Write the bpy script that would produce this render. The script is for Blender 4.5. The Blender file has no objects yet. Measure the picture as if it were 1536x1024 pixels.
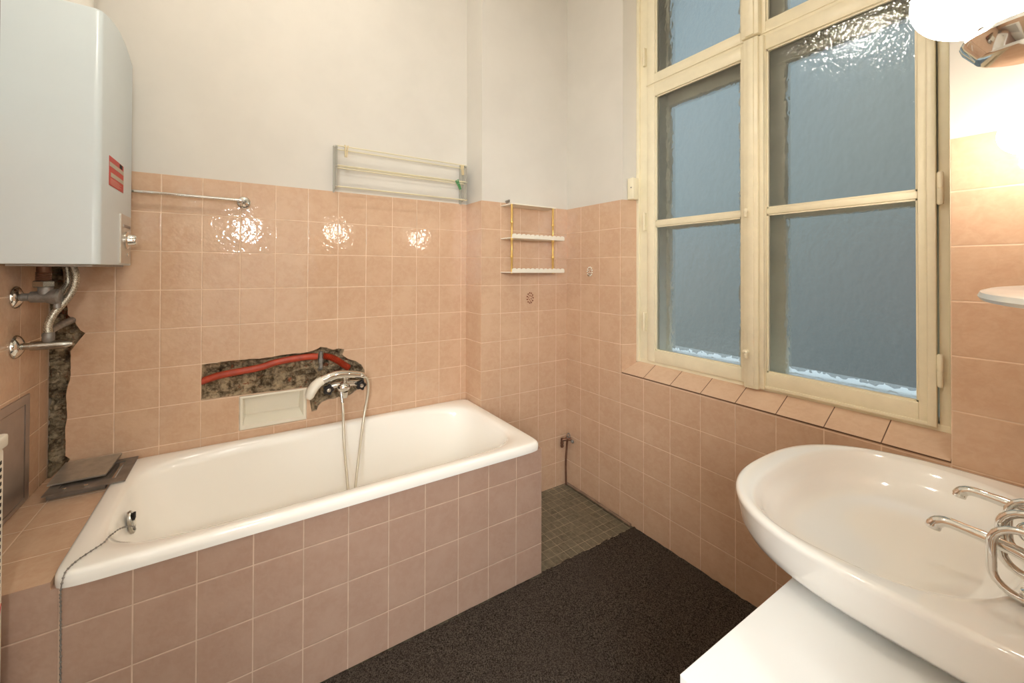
import bpy, bmesh, math, random
from mathutils import Vector, Matrix, noise as mnoise
PI = math.pi
random.seed(7)
scene = bpy.context.scene
COL = scene.collection

# ------------------------------------------------------------------ key dimensions (metres)
XW, YT, YP, XP, XL, YN, ZC = 1.937, 2.1275, 1.948, 1.2435, -0.669, -0.03, 3.55
TILETOP = 1.867
TW, TH = 0.152, 0.171

# ------------------------------------------------------------------ materials
def srgb(r, g, b):
    f = lambda c: (c/255/12.92) if c/255 <= .04045 else ((c/255+.055)/1.055)**2.4
    return (f(r), f(g), f(b), 1)

class NT:
    def __init__(self, name):
        self.m = bpy.data.materials.new(name); self.m.use_nodes = True
        self.t = self.m.node_tree; self.n = self.t.nodes; self.l = self.t.links
        self.b = self.n['Principled BSDF']; self.out = self.n['Material Output']
    def node(self, typ, **kw):
        n = self.n.new(typ)
        for k, v in kw.items(): setattr(n, k, v)
        return n
    def val(self, sock, v):
        if isinstance(v, bpy.types.NodeSocket): self.l.new(v, sock)
        else: sock.default_value = v
    def math(self, op, a, b=0.0, clamp=False):
        n = self.node('ShaderNodeMath', operation=op, use_clamp=clamp)
        self.val(n.inputs[0], a); self.val(n.inputs[1], b); return n.outputs[0]
    def mix(self, f, a, b):
        n = self.node('ShaderNodeMix', data_type='RGBA')
        self.val(n.inputs[0], f); self.val(n.inputs[6], a); self.val(n.inputs[7], b); return n.outputs[2]
    def pos(self):
        return self.node('ShaderNodeNewGeometry').outputs['Position']
    def noise(self, scale, detail=2, rough=.5, vec=None, dist=0):
        n = self.node('ShaderNodeTexNoise'); n.inputs['Scale'].default_value = scale
        n.inputs['Detail'].default_value = detail; n.inputs['Roughness'].default_value = rough
        n.inputs['Distortion'].default_value = dist
        self.l.new(vec if vec is not None else self.pos(), n.inputs['Vector']); return n.outputs[0]
    def ramp(self, f, a, b):
        n = self.node('ShaderNodeMapRange', clamp=True); n.interpolation_type = 'SMOOTHSTEP'
        self.val(n.inputs[0], f); self.val(n.inputs[1], a); self.val(n.inputs[2], b); return n.outputs[0]
    def bump(self, h, strength, dist, prev=None):
        n = self.node('ShaderNodeBump'); n.inputs['Strength'].default_value = strength
        n.inputs['Distance'].default_value = dist; self.val(n.inputs['Height'], h)
        if prev is not None: self.l.new(prev, n.inputs['Normal'])
        return n.outputs[0]
    def set(self, **kw):
        names = dict(color='Base Color', rough='Roughness', metal='Metallic', coat='Coat Weight', coatr='Coat Roughness',
                     ior='IOR', trans='Transmission Weight', spec='Specular IOR Level', em='Emission Color', es='Emission Strength', normal='Normal')
        for k, v in kw.items(): self.val(self.b.inputs[names[k]], v)
        return self

def simple(name, c, rough=.5, metal=0.0, mott=0.0, mscale=8, bump=0, bscale=60, **kw):
    t = NT(name); col = c
    if mott:
        dark = tuple(x*(1-mott) for x in c[:3])+(1,)
        col = t.mix(t.ramp(t.noise(mscale, 4, .6), .3, .7), dark, c)
    t.set(color=col, rough=rough, metal=metal, **kw)
    if bump: t.set(normal=t.bump(t.noise(bscale, 3), 1.0, bump))
    return t.m

def tile_mat(name, u, v, u0, v0, w=TW, h=TH, base=(0.62, 0.425, 0.290, 1), grout=(0.76, 0.57, 0.41, 1), gw=.0028,
             wave=.0008, rough=.06, only_u=False):
    """glazed wall tile; u and v are world axes, u0/v0 a grout crossing"""
    t = NT(name)
    sep = t.node('ShaderNodeSeparateXYZ'); t.l.new(t.pos(), sep.inputs[0])
    ix = {'X': 0, 'Y': 1, 'Z': 2}
    def axis(a, o, s):
        q = t.math('DIVIDE', t.math('SUBTRACT', sep.outputs[ix[a]], o), s)
        fl = t.math('FLOOR', q); fr = t.math('SUBTRACT', q, fl)
        d = t.math('MULTIPLY', t.math('SUBTRACT', .5, t.math('ABSOLUTE', t.math('SUBTRACT', fr, .5))), s)
        return fl, d
    fu, du = axis(u, u0, w)
    if only_u: fv, d = fu, du
    else:
        fv, dv = axis(v, v0, h); d = t.math('MINIMUM', du, dv)
    comb = t.node('ShaderNodeCombineXYZ'); t.l.new(fu, comb.inputs[0]); t.l.new(fv, comb.inputs[1])
    wn = t.node('ShaderNodeTexWhiteNoise'); t.l.new(comb.outputs[0], wn.inputs['Vector'])
    g = t.math('SUBTRACT', 1.0, t.ramp(d, gw*.45, gw*.9))
    c2 = tuple(x*y for x, y in zip(base, (.94, .90, .89)))+(1,); c2 = c2[:4]
    c3 = tuple(min(1, x*y) for x, y in zip(base, (1.05, 1.07, 1.08)))+(1,)
    ccol = t.mix(t.ramp(t.noise(38, 5, .65, dist=.6), .35, .68), c2, base)
    ccol = t.mix(t.math('MULTIPLY', t.ramp(t.noise(9, 3), .45, .7), .6), ccol, c3[:4])
    ccol = t.mix(t.math('MULTIPLY', wn.outputs[0], .18), ccol, c2)
    groutc = t.mix(t.ramp(t.noise(14, 3), .4, .7), grout, tuple(x*.80 for x in grout[:3])+(1,))
    t.set(color=t.mix(g, ccol, groutc), spec=.5)
    t.set(rough=t.math('ADD', rough, t.math('MULTIPLY', g, .5)))
    gh = t.ramp(d, 0.0, gw*1.6)
    n1 = t.bump(gh, .6, .0012)
    # hand-glazed surface: soft ripples, and a slight tilt of each tile
    n2 = t.bump(t.noise(58, 1.5, .45), 1.0, wave, n1)
    n3 = t.bump(t.noise(16, 1, .4), 1.0, wave*1.3, n2)
    t.set(normal=n3)
    return t.m

M = {}
M['tile_back'] = tile_mat('pink_tile_back', 'X', 'Z', -.4671, 1.698)
M['tile_pier'] = tile_mat('pink_tile_pier', 'X', 'Z', 1.383, 1.698)
M['tile_pier_side'] = tile_mat('pink_tile_pier_side', 'Y', 'Z', YP-1.0, 1.698, w=1.0)
M['tile_win'] = tile_mat('pink_tile_window', 'Y', 'Z', 1.8222, 1.7017)
M['tile_reveal'] = tile_mat('pink_tile_reveal', 'Y', 'Z', 0.9, 1.7017, w=1.0)
M['tile_left'] = tile_mat('pink_tile_left', 'Y', 'Z', 1.908, 1.355)
M['tile_near'] = tile_mat('pink_tile_near', 'X', 'Z', .4, 1.7017)
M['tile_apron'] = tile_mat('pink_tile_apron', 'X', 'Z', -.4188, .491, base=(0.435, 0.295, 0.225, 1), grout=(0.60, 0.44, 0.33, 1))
M['tile_ledge'] = tile_mat('pink_tile_ledge', 'X', 'Y', -.60, 1.74, w=.30)
M['tile_sill'] = tile_mat('pink_tile_sill', 'Y', 'Z', 1.8222, 1.7017, base=(0.68, 0.50, 0.36, 1), grout=(0.12, 0.06, 0.03, 1), gw=.0022, only_u=True)
M['tile_edge'] = simple('tile_edge', (0.62, 0.45, 0.33, 1), .8, mott=.2)
M['paint'] = simple('wall_paint', (0.665, 0.635, 0.580, 1), .7, mott=.05, mscale=3, bump=.0006, bscale=9)
M['ceil'] = simple('ceiling_paint', (0.80, 0.79, 0.76, 1), .8)
M['frame'] = simple('window_paint', (0.86, 0.79, 0.59, 1), .35, mott=.06, mscale=14, bump=.0004, bscale=40)
M['frame_in'] = simple('old_window_paint', (0.90, 0.87, 0.74, 1), .5, mott=.12, mscale=7)
M['white_out'] = simple('outer_sill_paint', (0.9, 0.92, 0.92, 1), .5)
M['ceramic'] = simple('white_enamel', (0.95, 0.93, 0.875, 1), .12, coat=.5, coatr=.05)
M['ceramic_sink'] = simple('white_porcelain', (0.92, 0.915, 0.88, 1), .10, coat=.6, coatr=.04)
M['white_lam'] = simple('white_laminate', (0.84, 0.85, 0.84, 1), .3)
M['white_plastic'] = simple('white_plastic', (0.82, 0.78, 0.68, 1), .35)
M['shelf_glaze'] = simple('shelf_porcelain', (0.82, 0.83, 0.8, 1), .15)
M['boiler'] = simple('boiler_enamel', (0.575, 0.64, 0.665, 1), .32, mott=.02)
M['chrome'] = simple('chrome', (0.78, 0.77, 0.74, 1), .07, 1.0)
M['chrome_dull'] = simple('worn_chrome', (0.55, 0.53, 0.48, 1), .25, 1.0, mott=.2, mscale=40)
M['gunmetal'] = simple('grey_cast_metal', (0.33, 0.31, 0.285, 1), .5, .6, mott=.3, mscale=60)
M['steel_panel'] = simple('polished_grey_steel', (0.50, 0.45, 0.42, 1), .30, .8, mott=.1, mscale=20)
M['dark_steel'] = simple('dark_steel', (0.30, 0.27, 0.24, 1), .40, .7, mott=.25, mscale=25)
M['vent_steel'] = simple('vent_steel', (0.52, 0.48, 0.41, 1), .38, .7, mott=.2, mscale=30)
M['black'] = simple('black_plastic', (0.012, 0.011, 0.012, 1), .3)
M['dark'] = simple('dark_slot', (0.01, 0.009, 0.008, 1), .8)
M['red_pipe'] = simple('red_plastic_pipe', (0.46, 0.055, 0.020, 1), .4, mott=.3, mscale=30)
M['red'] = simple('red_print', (0.50, 0.045, 0.035, 1), .5)
M['print_grey'] = simple('print_grey', (0.45, 0.41, 0.33, 1), .5)
M['brass'] = simple('brass', (0.70, 0.47, 0.15, 1), .3, .65)
M['copper'] = simple('dull_copper', (0.24, 0.12, 0.075, 1), .45, .6, mott=.3, mscale=50)
M['rack_paint'] = simple('cream_rack_plastic', (0.72, 0.66, 0.46, 1), .4)
M['rack_metal'] = simple('rack_aluminium', (0.50, 0.49, 0.44, 1), .35, .6)
M['green'] = simple('green_plastic', (0.08, 0.28, 0.10, 1), .5)
M['beige'] = simple('beige_plastic', (0.66, 0.55, 0.33, 1), .5)
M['niche'] = simple('niche_ceramic', (0.78, 0.74, 0.63, 1), .2, coat=.3)
M['silver_hose'] = None

def hose_mat():
    t = NT('braided_hose'); n = t.noise(420, 1)
    t.set(color=t.mix(t.ramp(n, .4, .6), (0.2, 0.17, 0.13, 1), (0.62, 0.58, 0.48, 1)), metal=.8, rough=.35)
    t.set(normal=t.bump(n, 1, .0008)); return t.m
M['braid'] = hose_mat()
M['shower_hose'] = simple('shower_hose', (0.66, 0.61, 0.5, 1), .35, .6)

def rubble_mat():
    t = NT('broken_mortar')
    a = t.mix(t.ramp(t.noise(26, 6, .7), .35, .65), (0.10, 0.068, 0.04, 1), (0.52, 0.41, 0.27, 1))
    a = t.mix(t.ramp(t.noise(15, 3, .6, dist=1.2), .60, .68), a, (0.30, 0.11, 0.055, 1))
    a = t.mix(t.ramp(t.noise(60, 4, .7), .62, .74), a, (0.55, 0.47, 0.32, 1))
    t.set(color=a, rough=.95, spec=.1)
    t.set(normal=t.bump(t.noise(90, 6, .7), 1, .006)); return t.m
M['rubble'] = rubble_mat()

def carpet_mat():
    t = NT('brown_loop_carpet')
    n = t.noise(240, 3, .7); p = t.noise(5, 3)
    c = t.mix(t.ramp(n, .35, .68), (0.012, 0.009, 0.006, 1), (0.125, 0.100, 0.082, 1))
    c = t.mix(t.math('MULTIPLY', t.ramp(p, .4, .7), .30), c, (0.06, 0.045, 0.036, 1))
    t.set(color=c, rough=.95, spec=.08)
    t.set(normal=t.bump(n, 1, .004)); return t.m
M['carpet'] = carpet_mat()

def mosaic_mat():
    t = NT('grey_green_mosaic')
    sep = t.node('ShaderNodeSeparateXYZ'); t.l.new(t.pos(), sep.inputs[0])
    ds = []; fs = []
    for i, o in ((0, 1.253), (1, 1.43)):
        q = t.math('DIVIDE', t.math('SUBTRACT', sep.outputs[i], o), .0505); fl = t.math('FLOOR', q)
        fr = t.math('SUBTRACT', q, fl)
        ds.append(t.math('SUBTRACT', .5, t.math('ABSOLUTE', t.math('SUBTRACT', fr, .5)))); fs.append(fl)
    d = t.math('MINIMUM', ds[0], ds[1])
    comb = t.node('ShaderNodeCombineXYZ'); t.l.new(fs[0], comb.inputs[0]); t.l.new(fs[1], comb.inputs[1])
    wn = t.node('ShaderNodeTexWhiteNoise'); t.l.new(comb.outputs[0], wn.inputs['Vector'])
    c = t.mix(t.ramp(t.noise(45, 5, .7), .35, .65), (0.085, 0.072, 0.048, 1), (0.17, 0.148, 0.10, 1))
    c = t.mix(t.math('MULTIPLY', wn.outputs[0], .35), c, (0.22, 0.195, 0.135, 1))
    dirt = t.ramp(t.noise(6, 3), .38, .62)
    g = t.math('MULTIPLY', t.math('SUBTRACT', 1.0, t.ramp(d, .012, .035)), t.math('ADD', .25, t.math('MULTIPLY', dirt, .75)))
    t.set(color=t.mix(g, c, (0.42, 0.36, 0.25, 1)), rough=.42)
    t.set(normal=t.bump(t.ramp(d, 0, .05), .4, .001)); return t.m
M['mosaic'] = mosaic_mat()

def glass_frost():
    """old cathedral glass: the wavy face of a thin pane"""
    t = NT('patterned_glass')
    sc = t.node('ShaderNodeMapping'); sc.inputs['Scale'].default_value = (1, 1, .6)
    t.l.new(t.pos(), sc.inputs['Vector'])
    fine = t.bump(t.noise(85, 1.5, .5, vec=sc.outputs[0]), 1, .0017)
    coarse = t.bump(t.noise(46, 1, .5, vec=sc.outputs[0]), 1, .0085, t.bump(t.noise(9, 1, .5, vec=sc.outputs[0]), 1, .010))
    tr = t.node('ShaderNodeBsdfTransparent'); tr.inputs[0].default_value = (0.97, 0.985, 0.975, 1)
    rf = t.node('ShaderNodeBsdfRefraction'); rf.inputs['Color'].default_value = (0.97, 0.985, 0.975, 1)
    rf.inputs['Roughness'].default_value = .005; rf.inputs['IOR'].default_value = 1.18; t.l.new(coarse, rf.inputs['Normal'])
    gl = t.node('ShaderNodeBsdfGlossy'); gl.inputs['Roughness'].default_value = .003; t.l.new(fine, gl.inputs['Normal'])
    fr = t.node('ShaderNodeFresnel'); fr.inputs[0].default_value = 1.6; t.l.new(fine, fr.inputs['Normal'])
    m1 = t.node('ShaderNodeMixShader'); m1.inputs[0].default_value = .70; t.l.new(tr.outputs[0], m1.inputs[1]); t.l.new(rf.outputs[0], m1.inputs[2])
    m2 = t.node('ShaderNodeMixShader'); t.l.new(fr.outputs[0], m2.inputs[0]); t.l.new(m1.outputs[0], m2.inputs[1]); t.l.new(gl.outputs[0], m2.inputs[2])
    t.l.new(m2.outputs[0], t.out.inputs[0]); return t.m
M['glass'] = glass_frost()

def glass_clear():
    t = NT('outer_pane')
    tr = t.node('ShaderNodeBsdfTransparent'); gl = t.node('ShaderNodeBsdfGlossy'); gl.inputs['Roughness'].default_value = .06
    nb = t.bump(t.noise(130, 1, .5), 1, .0009); t.l.new(nb, gl.inputs['Normal'])
    tr.inputs[0].default_value = (0.98, 0.99, 0.99, 1)
    fr = t.node('ShaderNodeFresnel'); fr.inputs[0].default_value = 1.45; mx = t.node('ShaderNodeMixShader')
    t.l.new(fr.outputs[0], mx.inputs[0]); t.l.new(tr.outputs[0], mx.inputs[1]); t.l.new(gl.outputs[0], mx.inputs[2])
    t.l.new(mx.outputs[0], t.out.inputs[0]); return t.m
M['pane_out'] = glass_clear()
M['pane_back'] = glass_clear()

def lamp_mat(name, col, strength):
    t = NT(name); t.set(color=(0.9, 0.87, 0.8, 1), rough=.15, em=col, es=strength)
    n = t.noise(24, 3, .6, dist=1.0); t.set(normal=t.bump(n, 1, .004)); return t.m
WARM = (1.0, 0.93, 0.81, 1)
M['globe'] = lamp_mat('lit_opal_globe', WARM, 38)
M['globe_hall'] = lamp_mat('lit_hall_globe', (1.0, 0.98, 0.94, 1), 235)
M['globe_big'] = lamp_mat('lit_ceiling_globe', WARM, 195)

# ------------------------------------------------------------------ mesh helpers
class MB:
    def __init__(self): self.bm = bmesh.new()
    def box(self, x0, x1, y0, y1, z0, z1, mi=0, bev=0, seg=2):
        r = bmesh.ops.create_cube(self.bm, size=1)
        vs = r['verts']
        bmesh.ops.scale(self.bm, vec=(abs(x1-x0), abs(y1-y0), abs(z1-z0)), verts=vs)
        bmesh.ops.translate(self.bm, vec=((x0+x1)/2, (y0+y1)/2, (z0+z1)/2), verts=vs)
        for f in {f for v in vs for f in v.link_faces}: f.material_index = mi
        if bev:
            es = list({e for v in vs for e in v.link_edges})
            bmesh.ops.bevel(self.bm, geom=es, offset=bev, segments=seg, affect='EDGES', profile=.5)
        return self
    def ring_loft(self, rings, cap0=False, cap1=False, closed=True, mi=0):
        vr = [[self.bm.verts.new(p) for p in r] for r in rings]
        n = len(vr[0])
        for a, b in zip(vr[:-1], vr[1:]):
            for i in range(n if closed else n-1):
                j = (i+1) % n
                try: f = self.bm.faces.new((a[i], a[j], b[j], b[i])); f.material_index = mi
                except ValueError: pass
        if cap0: self.bm.faces.new(list(reversed(vr[0]))).material_index = mi
        if cap1: self.bm.faces.new(vr[-1]).material_index = mi
        return self
    def tube(self, pts, r, seg=10, mi=0, cap=True, smooth_path=0):
        P = [Vector(p) for p in pts]
        if smooth_path: P = catmull(P, smooth_path)
        rr = r if isinstance(r, (list, tuple)) else None
        rings = []; up = None
        for i, p in enumerate(P):
            d = (P[min(i+1, len(P)-1)]-P[max(i-1, 0)]).normalized()
            if up is None:
                up = Vector((0, 0, 1)) if abs(d.z) < .9 else Vector((0, 1, 0))
            a = d.cross(up).normalized(); up = a.cross(d).normalized()
            rad = rr[min(int(i*len(rr)/len(P)), len(rr)-1)] if rr else r
            rings.append([p+(a*math.cos(t)+up*math.sin(t))*rad for t in [2*PI*k/seg for k in range(seg)]])
        return self.ring_loft(rings, cap, cap, mi=mi)
    def loop_tube(self, pts, r, seg=8, mi=0):
        P = [Vector(p) for p in pts]; n = len(P)
        nrm = Vector((0, 0, 0))
        for i in range(n): nrm += P[i].cross(P[(i+1) % n])
        nrm.normalize(); rings = []
        for i in range(n):
            d = (P[(i+1) % n]-P[i-1]).normalized(); a = d.cross(nrm).normalized()
            rings.append([P[i]+(a*math.cos(t)+nrm*math.sin(t))*r for t in [2*PI*k/seg for k in range(seg)]])
        rings.append(rings[0])
        vr = [[self.bm.verts.new(p) for p in q] for q in rings[:-1]]
        for i in range(n):
            a, b = vr[i], vr[(i+1) % n]
            for k in range(seg):
                self.bm.faces.new((a[k], a[(k+1) % seg], b[(k+1) % seg], b[k])).material_index = mi
        return self
    def lathe(self, prof, origin, axis=(0, 0, 1), seg=24, mi=0):
        ax = Vector(axis).normalized(); o = Vector(origin)
        a = ax.orthogonal().normalized(); b = ax.cross(a)
        rings = [[o+ax*h+(a*math.cos(t)+b*math.sin(t))*max(r, 1e-5) for t in [2*PI*k/seg for k in range(seg)]] for r, h in prof]
        return self.ring_loft(rings, prof[0][0] > 1e-4, prof[-1][0] > 1e-4, mi=mi)
    def cyl(self, p0, p1, r, seg=20, mi=0):
        p0 = Vector(p0); p1 = Vector(p1)
        return self.lathe([(r, 0), (r, (p1-p0).length)], p0, p1-p0, seg, mi)
    def sphere(self, c, r, seg=24, rings=14, mi=0, sq=(1, 1, 1)):
        c = Vector(c); R = []
        for i in range(rings+1):
            th = PI*i/rings
            R.append([c+Vector((r*sq[0]*math.sin(th)*math.cos(2*PI*k/seg), r*sq[1]*math.sin(th)*math.sin(2*PI*k/seg), -r*sq[2]*math.cos(th))) for k in range(seg)])
        R[0] = [p+Vector((1e-5*math.cos(2*PI*k/seg), 1e-5*math.sin(2*PI*k/seg), 0)) for k, p in enumerate(R[0])]
        R[-1] = [p+Vector((1e-5*math.cos(2*PI*k/seg), 1e-5*math.sin(2*PI*k/seg), 0)) for k, p in enumerate(R[-1])]
        return self.ring_loft(R, mi=mi)
    def prism(self, poly, n, mi=0):
        """polygon (list of 3D points) extruded by vector n"""
        a = [Vector(p) for p in poly]; n = Vector(n)
        return self.ring_loft([a, [p+n for p in a]], True, True, mi=mi)
    def quad(self, a, b, c, d, mi=0):
        f = self.bm.faces.new([self.bm.verts.new(p) for p in (a, b, c, d)]); f.material_index = mi; return self
    def poly(self, pts, mi=0):
        f = self.bm.faces.new([self.bm.verts.new(p) for p in pts]); f.material_index = mi; return self
    def build(self, name, mats, parent=None, smooth=False, base=None, fixn=True, subsurf=0):
        bm = self.bm
        bmesh.ops.remove_doubles(bm, verts=bm.verts, dist=1e-6)
        if fixn: bmesh.ops.recalc_face_normals(bm, faces=bm.faces)
        if parent is not None: L = wloc(parent)
        elif base is not None: L = Vector(base)
        else:
            xs = [v.co for v in bm.verts]
            L = Vector(((min(c.x for c in xs)+max(c.x for c in xs))/2, (min(c.y for c in xs)+max(c.y for c in xs))/2, min(c.z for c in xs)))
        bmesh.ops.translate(bm, vec=-L, verts=bm.verts)
        me = bpy.data.meshes.new(name); bm.to_mesh(me); bm.free()
        if not isinstance(mats, (list, tuple)): mats = [mats]
        for m in mats: me.materials.append(m)
        if smooth:
            for p in me.polygons: p.use_smooth = True
            try: me.set_sharp_from_angle(angle=math.radians(smooth if smooth > 1 else 38))
            except Exception: pass
        o = bpy.data.objects.new(name, me); COL.objects.link(o)
        if parent is not None: o.parent = parent
        else: o.location = L
        if subsurf:
            s = o.modifiers.new('Subsurf', 'SUBSURF'); s.levels = subsurf; s.render_levels = subsurf
        return o

def catmull(P, k):
    out = []
    for i in range(len(P)-1):
        p0 = P[max(i-1, 0)]; p1 = P[i]; p2 = P[i+1]; p3 = P[min(i+2, len(P)-1)]
        for j in range(k):
            t = j/k
            out.append(.5*((2*p1)+(p2-p0)*t+(2*p0-5*p1+4*p2-p3)*t*t+(3*p1-p0-3*p2+p3)*t**3))
    out.append(P[-1]); return out
def wloc(o):
    L = Vector(o.location)
    while o.parent: o = o.parent; L += Vector(o.location)
    return L
def thing(name, label, cat, loc, group=None):
    o = bpy.data.objects.new(name, None); COL.objects.link(o); o.location = loc
    o.empty_display_size = .05
    return tag(o, label, cat, group)
def tag(o, label, cat, group=None, kind=None):
    o['label'] = label; o['category'] = cat
    if group: o['group'] = group
    if kind: o['kind'] = kind
    return o
def struct(o, label=None, cat=None):
    o['kind'] = 'structure'
    if label: o['label'] = label
    if cat: o['category'] = cat
    return o

# ------------------------------------------------------------------ ROOM SHELL
# floor
b = MB(); b.box(XL-.1, 2.4, YN-.2, 2.4, -.1, 0)
struct(b.build('floor', M['mosaic'], base=(0, 0, 0)), 'small square grey mosaic tiles on the floor in the far corner', 'floor')
b = MB(); b.box(XL-.1, 2.4, YN-.2, 2.4, ZC, ZC+.1)
struct(b.build('ceiling', M['ceil'], base=(0, 0, ZC)), 'plain painted ceiling above the bathroom', 'ceiling')

# back wall with the two broken-out openings
HOLE = [(-.161, 1.010), (-.05, 1.016), (.09, 1.013), (.20, 1.020), (.275, 1.020), (.325, 1.028), (.358, 1.043), (.39, 1.036), (.423, 1.022), (.45, 1.026), (.482, 1.018),
        (.472, .99), (.500, .966), (.544, .948), (.575, .925), (.592, .894), (.594, .86), (.590, .833), (.565, .805), (.546, .786), (.515, .768),
        (.482, .752), (.455, .765), (.429, .760), (.40, .762), (.368, .752), (.350, .735), (.343, .715), (.318, .712), (.295, .706), (.294, .8405),
        (.14, .842), (0, .845), (-.163, .848)]
NICHE = [(-.010, .8405), (.292, .8385), (.292, .676), (-.010, .680)]
# the chase beside the corner: (x, z) from bottom to top, its ragged right edge
CH = [(-.655, .621), (-.625, .650), (-.600, .682), (-.615, .697), (-.616, .814), (-.611, .848), (-.614, .952), (-.602, 1.021), (-.604, 1.116), (-.585, 1.145), (-.560, 1.185),
      (-.575, 1.198), (-.594, 1.24), (-.613, 1.263), (-.6165, 1.31), (-.6165, 1.52)]
def jag(poly, amp, step=.018, closed=True):
    out = []; n = len(poly)
    for i in range(n if closed else n-1):
        a = Vector(poly[i]); c = Vector(poly[(i+1) % n]); k = max(1, int((c-a).length/step))
        for j in range(k):
            p = a.lerp(c, j/k)
            if j: p += Vector((random.uniform(-amp, amp), random.uniform(-amp, amp)))
            out.append((p.x, p.y))
    if not closed: out.append(poly[-1])
    return out
random.seed(3)
top = HOLE[:5]; rest = HOLE[4:30]; bot = HOLE[29:]
HJ = jag(top, .0015, closed=False)[:-1]+jag(rest, .0045, closed=False)[:-1]+jag([HOLE[30]]+HOLE[31:]+[HOLE[0]], .0006, .04, closed=False)[:-1]
HJ.insert(len(jag(top, .0015, closed=False)[:-1])+len(jag(rest, .0045, closed=False)[:-1]), HOLE[29]) if False else None
CHJ = jag(CH, .0016, closed=False)

def planar_with_holes(outer, holes, y, mi):
    """flat face in the plane Y=y bounded by outer, minus holes"""
    bm = bmesh.new(); es = []
    for loop in [outer]+holes:
        vs = [bm.verts.new((x, y, z)) for x, z in loop]
        for i in range(len(vs)): es.append(bm.edges.new((vs[i], vs[(i+1) % len(vs)])))
    bmesh.ops.triangle_fill(bm, use_beauty=True, use_dissolve=False, edges=es, normal=(0, -1, 0))
    return bm
outer = [(XP, .3), (XP, TILETOP), (XL, TILETOP), (XL, 1.52)]+list(reversed(CHJ))+[(XL, .621), (XL, .3)]
tb = planar_with_holes(outer, [HJ, NICHE], YT, 0)
b = MB(); b.bm.free(); b.bm = tb
TT = .011
for loop in (HJ, NICHE):
    a = [(x, YT, z) for x, z in loop]; c = [(x, YT+TT, z) for x, z in loop]
    b.ring_loft([a, c], mi=2)
for p, q in zip(CHJ[:-1], CHJ[1:]):
    b.quad((p[0], YT, p[1]), (q[0], YT, q[1]), (q[0], YT+TT, q[1]), (p[0], YT+TT, p[1]), mi=2)
b.quad((XL, YT, TILETOP), (XP, YT, TILETOP), (XP, YT+.006, TILETOP), (XL, YT+.006, TILETOP), mi=2)
b.quad((XL, YT+.006, TILETOP), (XP+.02, YT+.006, TILETOP), (XP+.02, YT+.006, ZC), (XL, YT+.006, ZC), mi=1)
b.quad((XL, YT, 0), (XP, YT, 0), (XP, YT, .3), (XL, YT, .3), mi=0)
wall_back = struct(b.build('wall_back', [M['tile_back'], M['paint'], M['tile_edge']], base=(0, YT, 0), fixn=False),
                   'back wall behind the bath, pink tiles below cream paint', 'wall')
b = MB(); b.box(XL-.1, XP, YT+.16, YT+.26, -.1, ZC)
struct(b.build('wall_back_core', M['paint'], base=(0, YT+.16, 0)))

def seg_d(px, pz, poly, closed=True):
    best = 9
    n = len(poly)
    for i in range(n if closed else n-1):
        ax, az = poly[i]; bx, bz = poly[(i+1) % n]
        dx, dz = bx-ax, bz-az; L = dx*dx+dz*dz
        t = 0 if L == 0 else max(0, min(1, ((px-ax)*dx+(pz-az)*dz)/L))
        best = min(best, math.hypot(px-ax-t*dx, pz-az-t*dz))
    return best
def inside(px, pz, poly):
    c = False; n = len(poly); j = n-1
    for i in range(n):
        xi, zi = poly[i]; xj, zj = poly[j]
        if (zi > pz) != (zj > pz) and px < (xj-xi)*(pz-zi)/(zj-zi)+xi: c = not c
        j = i
    return c
def cavity(name, poly, x0, x1, z0, z1, nx, nz, depth, parent):
    b = MB(); g = []
    for i in range(nx+1):
        row = []
        for k in range(nz+1):
            x = x0+(x1-x0)*i/nx; z = z0+(z1-z0)*k/nz
            ins = inside(x, z, poly); d = seg_d(x, z, poly)
            s = min(1, d/.018) if ins else 0
            v = Vector((x, z, 0))
            n1 = mnoise.fractal(v*16, 1, 2, 5); n2 = abs(mnoise.noise(v*34)); n3 = mnoise.cell(Vector((x*22, z*38, 0)))
            yy = YT+.009+s*(depth*(.75+.65*n1)-.016*n2+.010*n3)
            row.append(b.bm.verts.new((x, YT+.075 if inside(x, z, NICHE) else max(YT+.0085, yy), z)))
        g.append(row)
    for i in range(nx):
        for k in range(nz):
            b.bm.faces.new((g[i][k], g[i+1][k], g[i+1][k+1], g[i][k+1]))
    o = b.build(name, M['rubble'], parent, smooth=True); return o
struct(cavity('broken_masonry', HJ, -.185, .615, .69, 1.06, 200, 96, .050, wall_back))
chpoly = [(XL-.03, .60)]+CHJ+[(XL-.03, 1.52)]
struct(cavity('broken_masonry', chpoly, XL-.02, -.54, .60, 1.53, 60, 300, .060, wall_back))

# pier in the far corner
b = MB()
b.quad((XP, YP, 0), (XW, YP, 0), (XW, YP, TILETOP), (XP, YP, TILETOP), 0)
b.quad((XP, YP, TILETOP), (XW, YP, TILETOP), (XW, YP+.005, TILETOP), (XP+.004, YP+.005, TILETOP), 3)
b.quad((XP+.004, YP+.005, TILETOP), (XW+.02, YP+.005, TILETOP), (XW+.02, YP+.005, ZC), (XP+.004, YP+.005, ZC), 1)
b.quad((XP, YP, 0), (XP, YT, 0), (XP, YT, TILETOP), (XP, YP, TILETOP), 2)
b.quad((XP+.004, YP+.005, TILETOP), (XP+.004, YT+.01, TILETOP), (XP+.004, YT+.01, ZC), (XP+.004, YP+.005, ZC), 1)
b.quad((XP, YP, TILETOP), (XP, YT, TILETOP), (XP+.004, YT, TILETOP), (XP+.004, YP, TILETOP), 3)
struct(b.build('wall_pier', [M['tile_pier'], M['paint'], M['tile_pier_side'], M['tile_edge']], base=(XP, YP, 0)),
       'shallow pier of pink tile and cream paint beyond the end of the bath', 'wall')

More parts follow.
